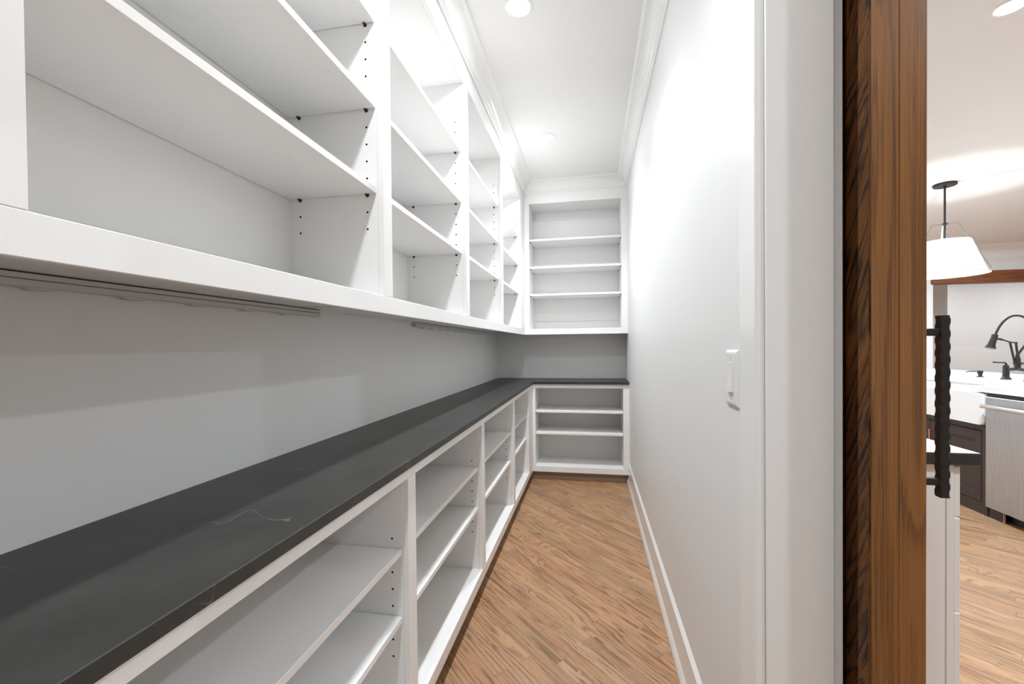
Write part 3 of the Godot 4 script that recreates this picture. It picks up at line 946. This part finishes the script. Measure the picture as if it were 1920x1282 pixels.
func island() -> void:
	var H := 0.922
	var xf := 2.765
	# body and dark cabinet front
	var b := thing("sink_cabinet", "dark brown kitchen island cabinet below the white sink", "cabinet", Vector3.ZERO)
	boxed("body", Vector3(xf + 0.02, 0.0, -6.0), Vector3(4.0, 0.62, -3.632), M.espresso, b)
	boxed("right_stile", Vector3(xf, 0.0, -3.66), Vector3(xf + 0.0195, 0.64, -3.632), M.espresso, b)
	boxed("upper_rail", Vector3(xf, 0.602, -6.0), Vector3(xf + 0.0195, 0.64, -3.6605), M.espresso, b)
	boxed("toe_board", Vector3(xf, 0.0, -6.0), Vector3(xf + 0.0195, 0.084, -3.6605), M.espresso, b)
	var rear := thing("island_storage_cabinet", "dark brown kitchen island cabinet standing behind the dishwasher", "cabinet", Vector3.ZERO)
	boxed("body", Vector3(3.30, 0.0, -3.625), Vector3(4.0, 0.88, -2.2), M.espresso, rear)
	for z in [[-3.664, -4.140], [-4.145, -4.63]]:
		var d := Node3D.new()
		d.name = "door"
		b.add_child(d, true)
		for q in [[Vector3(xf - 0.002, 0.088, z[0]), Vector3(xf + 0.018, 0.598, z[0] - 0.055)], [Vector3(xf - 0.002, 0.088, z[1] + 0.055), Vector3(xf + 0.018, 0.598, z[1])]]:
			boxed("door_stile", q[0], q[1], M.espresso, d, 0.0015)
		for y in [[0.088, 0.158], [0.528, 0.598]]:
			boxed("door_rail", Vector3(xf - 0.002, y[0], z[0] - 0.0552), Vector3(xf + 0.018, y[1], z[1] + 0.0552), M.espresso, d, 0.0015)
		boxed("door_panel", Vector3(xf + 0.007, 0.1585, z[0] - 0.056), Vector3(xf + 0.017, 0.5275, z[1] + 0.056), M.espresso, d, 0.001)
		var zh: float = -4.105 if z[0] > -3.9 else -4.178
		var hs := new_st()
		tube(hs, [Vector3(xf - 0.03, 0.40, zh), Vector3(xf - 0.03, 0.53, zh)], [0.006, 0.006], 12)
		for y in [0.42, 0.51]:
			tube(hs, [Vector3(xf - 0.03, y, zh), Vector3(xf - 0.001, y, zh)], [0.0045, 0.0045], 10)
		var pull := put("pull", hs, M.copper, d)
		pull.set_meta("label", "copper bar pull")
	# white top with a cut-out for the sink, open at the front
	var w := thing("island_worktop", "white polished worktop of the kitchen island around the sink", "worktop", Vector3.ZERO)
	var st := new_st()
	prism(st, PackedVector2Array([Vector2(2.745, -2.15), Vector2(4.1, -2.15), Vector2(4.1, -6.05), Vector2(2.745, -6.05), Vector2(2.745, -4.70), Vector2(3.22, -4.70), Vector2(3.22, -3.73), Vector2(2.745, -3.73)]), 0.882, H)
	put("slab", st, M.quartz, w)
	# apron sink
	var s := thing("apron_sink", "white fireclay apron sink set into the kitchen island", "sink", Vector3.ZERO)
	var ap := new_st()
	var poly := PackedVector2Array()
	var rr := 0.035
	var corner := func(cz: float, cy: float, r: float, a0: float) -> void:
		for i in 7:
			var a := a0 + PI * 0.5 * i / 6.0
			poly.append(Vector2(cz + r * cos(a), cy + r * sin(a)))
	corner.call(-3.611 - 0.03, 0.872 - 0.03, 0.03, 0.0)
	corner.call(-4.79 + 0.03, 0.872 - 0.03, 0.03, PI * 0.5)
	corner.call(-4.79 + rr, 0.645 + rr, rr, PI)
	corner.call(-3.611 - rr, 0.645 + rr, rr, PI * 1.5)
	var front := PackedVector2Array()
	var mid := Vector2(-4.2, 0.76)
	for p in poly: front.append(p - (p - mid).normalized() * 0.008)
	prism(ap, poly, 2.743, 2.79, "zy")
	prism(ap, front, 2.735, 2.743, "zy")
	for k in poly.size():
		var k2 := (k + 1) % poly.size()
		var a := poly[k]
		var a2 := poly[k2]
		var f := front[k]
		var f2 := front[k2]
		fquad(ap, Vector3(2.743, a.y, a.x), Vector3(2.743, a2.y, a2.x), Vector3(2.735, f2.y, f2.x), Vector3(2.735, f.y, f.x), Vector3(-1, (a.y - mid.y) * 4.0, (a.x - mid.x)))
	put("apron", ap, M.fireclay, s)
	boxed("side_wall", Vector3(2.79, 0.64, -3.72), Vector3(3.235, 0.88, -3.70), M.fireclay, s, 0.004)
	boxed("side_wall", Vector3(2.79, 0.64, -4.735), Vector3(3.235, 0.88, -4.71), M.fireclay, s, 0.004)
	boxed("rear_wall", Vector3(3.235, 0.64, -4.735), Vector3(3.26, 0.88, -3.70), M.fireclay, s, 0.004)
	boxed("basin_floor", Vector3(2.79, 0.625, -4.735), Vector3(3.26, 0.645, -3.70), M.fireclay, s, 0.004)
	# dishwasher
	var d := thing("dishwasher", "stainless steel dishwasher with a tubular handle in the kitchen island", "dishwasher", Vector3.ZERO)
	var xd := 2.747
	boxed("tub", Vector3(xd + 0.033, 0.09, -3.60), Vector3(3.29, 0.875, -3.01), M.dark_plastic, d)
	boxed("door_panel", Vector3(xd - 0.002, 0.074, -3.6058), Vector3(xd + 0.03, 0.853, -3.005), M.brushed_steel, d, 0.003)
	boxed("control_edge", Vector3(xd + 0.012, 0.854, -3.605), Vector3(xd + 0.03, 0.876, -3.005), M.dark_plastic, d)
	boxed("side_trim", Vector3(xd + 0.012, 0.0, -3.6305), Vector3(xd + 0.03, 0.645, -3.606), M.espresso, d)
	boxed("side_trim", Vector3(xd + 0.012, 0.645, -3.6098), Vector3(xd + 0.03, 0.876, -3.606), M.espresso, d)
	boxed("toe_board", Vector3(xd + 0.018, 0.0, -3.606), Vector3(xd + 0.03, 0.073, -3.496), M.espresso, d)
	boxed("edge_strip", Vector3(xd + 0.018, 0.0, -3.4955), Vector3(xd + 0.03, 0.073, -3.489), M.toe_wood, d)
	boxed("toe_panel", Vector3(xd + 0.065, 0.002, -3.488), Vector3(xd + 0.08, 0.085, -3.01), M.dark_plastic, d)
	var hs := new_st()
	tube(hs, [Vector3(xd - 0.05, 0.7905, -3.572), Vector3(xd - 0.05, 0.7905, -3.04)], [0.0145, 0.0145], 20)
	var hd := put("handle", hs, M.chrome, d)
	hd.set_meta("label", "polished tubular handle")
	for z in [-3.55, -3.06]:
		var cs := new_st()
		tube(cs, [Vector3(xd - 0.05, 0.7905, z - 0.022), Vector3(xd - 0.05, 0.7905, z + 0.022)], [0.0152, 0.0152], 20)
		tube(cs, [Vector3(xd - 0.05, 0.7905, z), Vector3(xd - 0.003, 0.7905, z)], [0.010, 0.010], 14)
		put("handle_post", cs, M.chrome, hd)
	# the stretch of island past the dishwasher
	var e := thing("island_cabinet", "dark brown island cabinet on the far side of the dishwasher", "cabinet", Vector3.ZERO)
	boxed("body", Vector3(xf + 0.02, 0.0, -2.998), Vector3(3.295, 0.88, -2.2), M.espresso, e)
	boxed("door", Vector3(xf, 0.088, -2.995), Vector3(xf + 0.0196, 0.87, -2.21), M.espresso, e, 0.002)
	faucet(H)


func faucet(H: float) -> void:
	var m: Material = M.black_metal
	var t := thing("kitchen_faucet", "black bridge faucet with a jointed arm and arched hose behind the sink", "faucet", Vector3(3.442, H, -4.23))
	for z in [-0.1, 0.1]:
		var b := new_st()
		lathe(b, [Vector2(0.0, 0.0), Vector2(0.034, 0.0), Vector2(0.034, 0.004), Vector2(0.026, 0.014), Vector2(0.022, 0.022), Vector2(0.021, 0.045), Vector2(0.0225, 0.047), Vector2(0.0225, 0.053), Vector2(0.02, 0.056), Vector2(0.02, 0.105), Vector2(0.016, 0.118), Vector2(0.008, 0.124), Vector2(0.0, 0.124)], 28, Vector3(0, 0, z))
		var base := put("valve_body", b, m, t)
		var l := new_st()
		tube(l, [Vector3(0, 0.118, z), Vector3(0, 0.134, z), Vector3(-0.008, 0.141, z * 1.01), Vector3(-0.05, 0.142, z * 1.15), Vector3(-0.076, 0.145, z * 1.22)], [0.007, 0.007, 0.006, 0.0055, 0.0075], 12)
		put("lever", l, m, base)
	var br := new_st()
	tube(br, [Vector3(0, 0.086, -0.1), Vector3(0, 0.088, -0.05), Vector3(0, 0.096, 0), Vector3(0, 0.088, 0.05), Vector3(0, 0.086, 0.1)], [0.010, 0.012, 0.015, 0.012, 0.010], 14)
	put("bridge", br, m, t)
	var p := new_st()
	lathe(p, [Vector2(0.0, 0.085), Vector2(0.018, 0.088), Vector2(0.019, 0.12), Vector2(0.022, 0.124), Vector2(0.022, 0.132), Vector2(0.027, 0.136), Vector2(0.027, 0.142), Vector2(0.019, 0.147), Vector2(0.016, 0.188), Vector2(0.013, 0.19), Vector2(0.011, 0.215), Vector2(0.0, 0.217)], 28)
	put("post", p, m, t)
	# hose arching over from the post to the spray head
	var pts := [Vector3(0.0, 0.20, 0)]
	var ctl := Curve3D.new()
	ctl.bake_interval = 0.01
	ctl.add_point(Vector3(0.0, 0.20, 0), Vector3.ZERO, Vector3(0.012, 0.05, 0))
	ctl.add_point(Vector3(0.085, 0.40, 0), Vector3(-0.0, -0.10, 0), Vector3(0.0, 0.10, 0))
	ctl.add_point(Vector3(-0.012, 0.531, 0), Vector3(0.055, 0.0, 0), Vector3(-0.065, 0.0, 0))
	ctl.add_point(Vector3(-0.155, 0.372, 0), Vector3(0.025, 0.085, 0), Vector3.ZERO)
	pts = Array(ctl.get_baked_points())
	var rad := []
	for k in pts.size(): rad.append(0.0085)
	var hs := new_st()
	tube(hs, pts, rad, 12)
	put("hose", hs, m, t)
	var sh := new_st()
	var a := Vector3(-0.155, 0.378, 0)
	var dir := Vector3(-0.19, -0.62, 0).normalized()
	var sp := [[0.0, 0.012], [0.004, 0.02], [0.03, 0.0195], [0.034, 0.016], [0.04, 0.0205], [0.05, 0.021], [0.09, 0.024], [0.108, 0.031], [0.114, 0.034], [0.118, 0.033]]
	var hp := []
	var hr := []
	for k in sp:
		hp.append(a + dir * k[0])
		hr.append(k[1])
	tube(sh, hp, hr, 22)
	put("spray_head", sh, m, t)
	# jointed arm
	var arm := new_st()
	tube(arm, [Vector3(-0.148, 0.345, 0), Vector3(-0.105, 0.334, 0)], [0.010, 0.0095], 12)
	tube(arm, [Vector3(-0.105, 0.334, 0), Vector3(-0.045, 0.312, 0), Vector3(-0.004, 0.309, 0)], [0.006, 0.006, 0.007], 10)
	put("upper_arm", arm, m, t)
	var st := new_st()
	tube(st, [Vector3(-0.054, 0.318, 0), Vector3(-0.02, 0.145, 0)], [0.0075, 0.0075], 10)
	tube(st, [Vector3(-0.012, 0.31, 0), Vector3(0.0, 0.20, 0)], [0.0075, 0.0075], 10)
	put("lower_arm", st, m, t)
	# soap pump
	var s := thing("soap_dispenser", "small black soap pump standing beside the faucet on the white worktop", "soap dispenser", Vector3(3.468, H, -4.61))
	var b := new_st()
	lathe(b, [Vector2(0.0, 0.0), Vector2(0.027, 0.0), Vector2(0.026, 0.005), Vector2(0.014, 0.008), Vector2(0.014, 0.028), Vector2(0.0195, 0.03), Vector2(0.0195, 0.054), Vector2(0.016, 0.058), Vector2(0.0, 0.058)], 24)
	put("pump_body", b, m, s)
	var n := new_st()
	tube(n, [Vector3(0.0, 0.05, 0), Vector3(-0.09, 0.05, 0), Vector3(-0.104, 0.048, 0), Vector3(-0.11, 0.042, 0)], [0.005, 0.0045, 0.0042, 0.004], 10)
	put("nozzle", n, m, s)
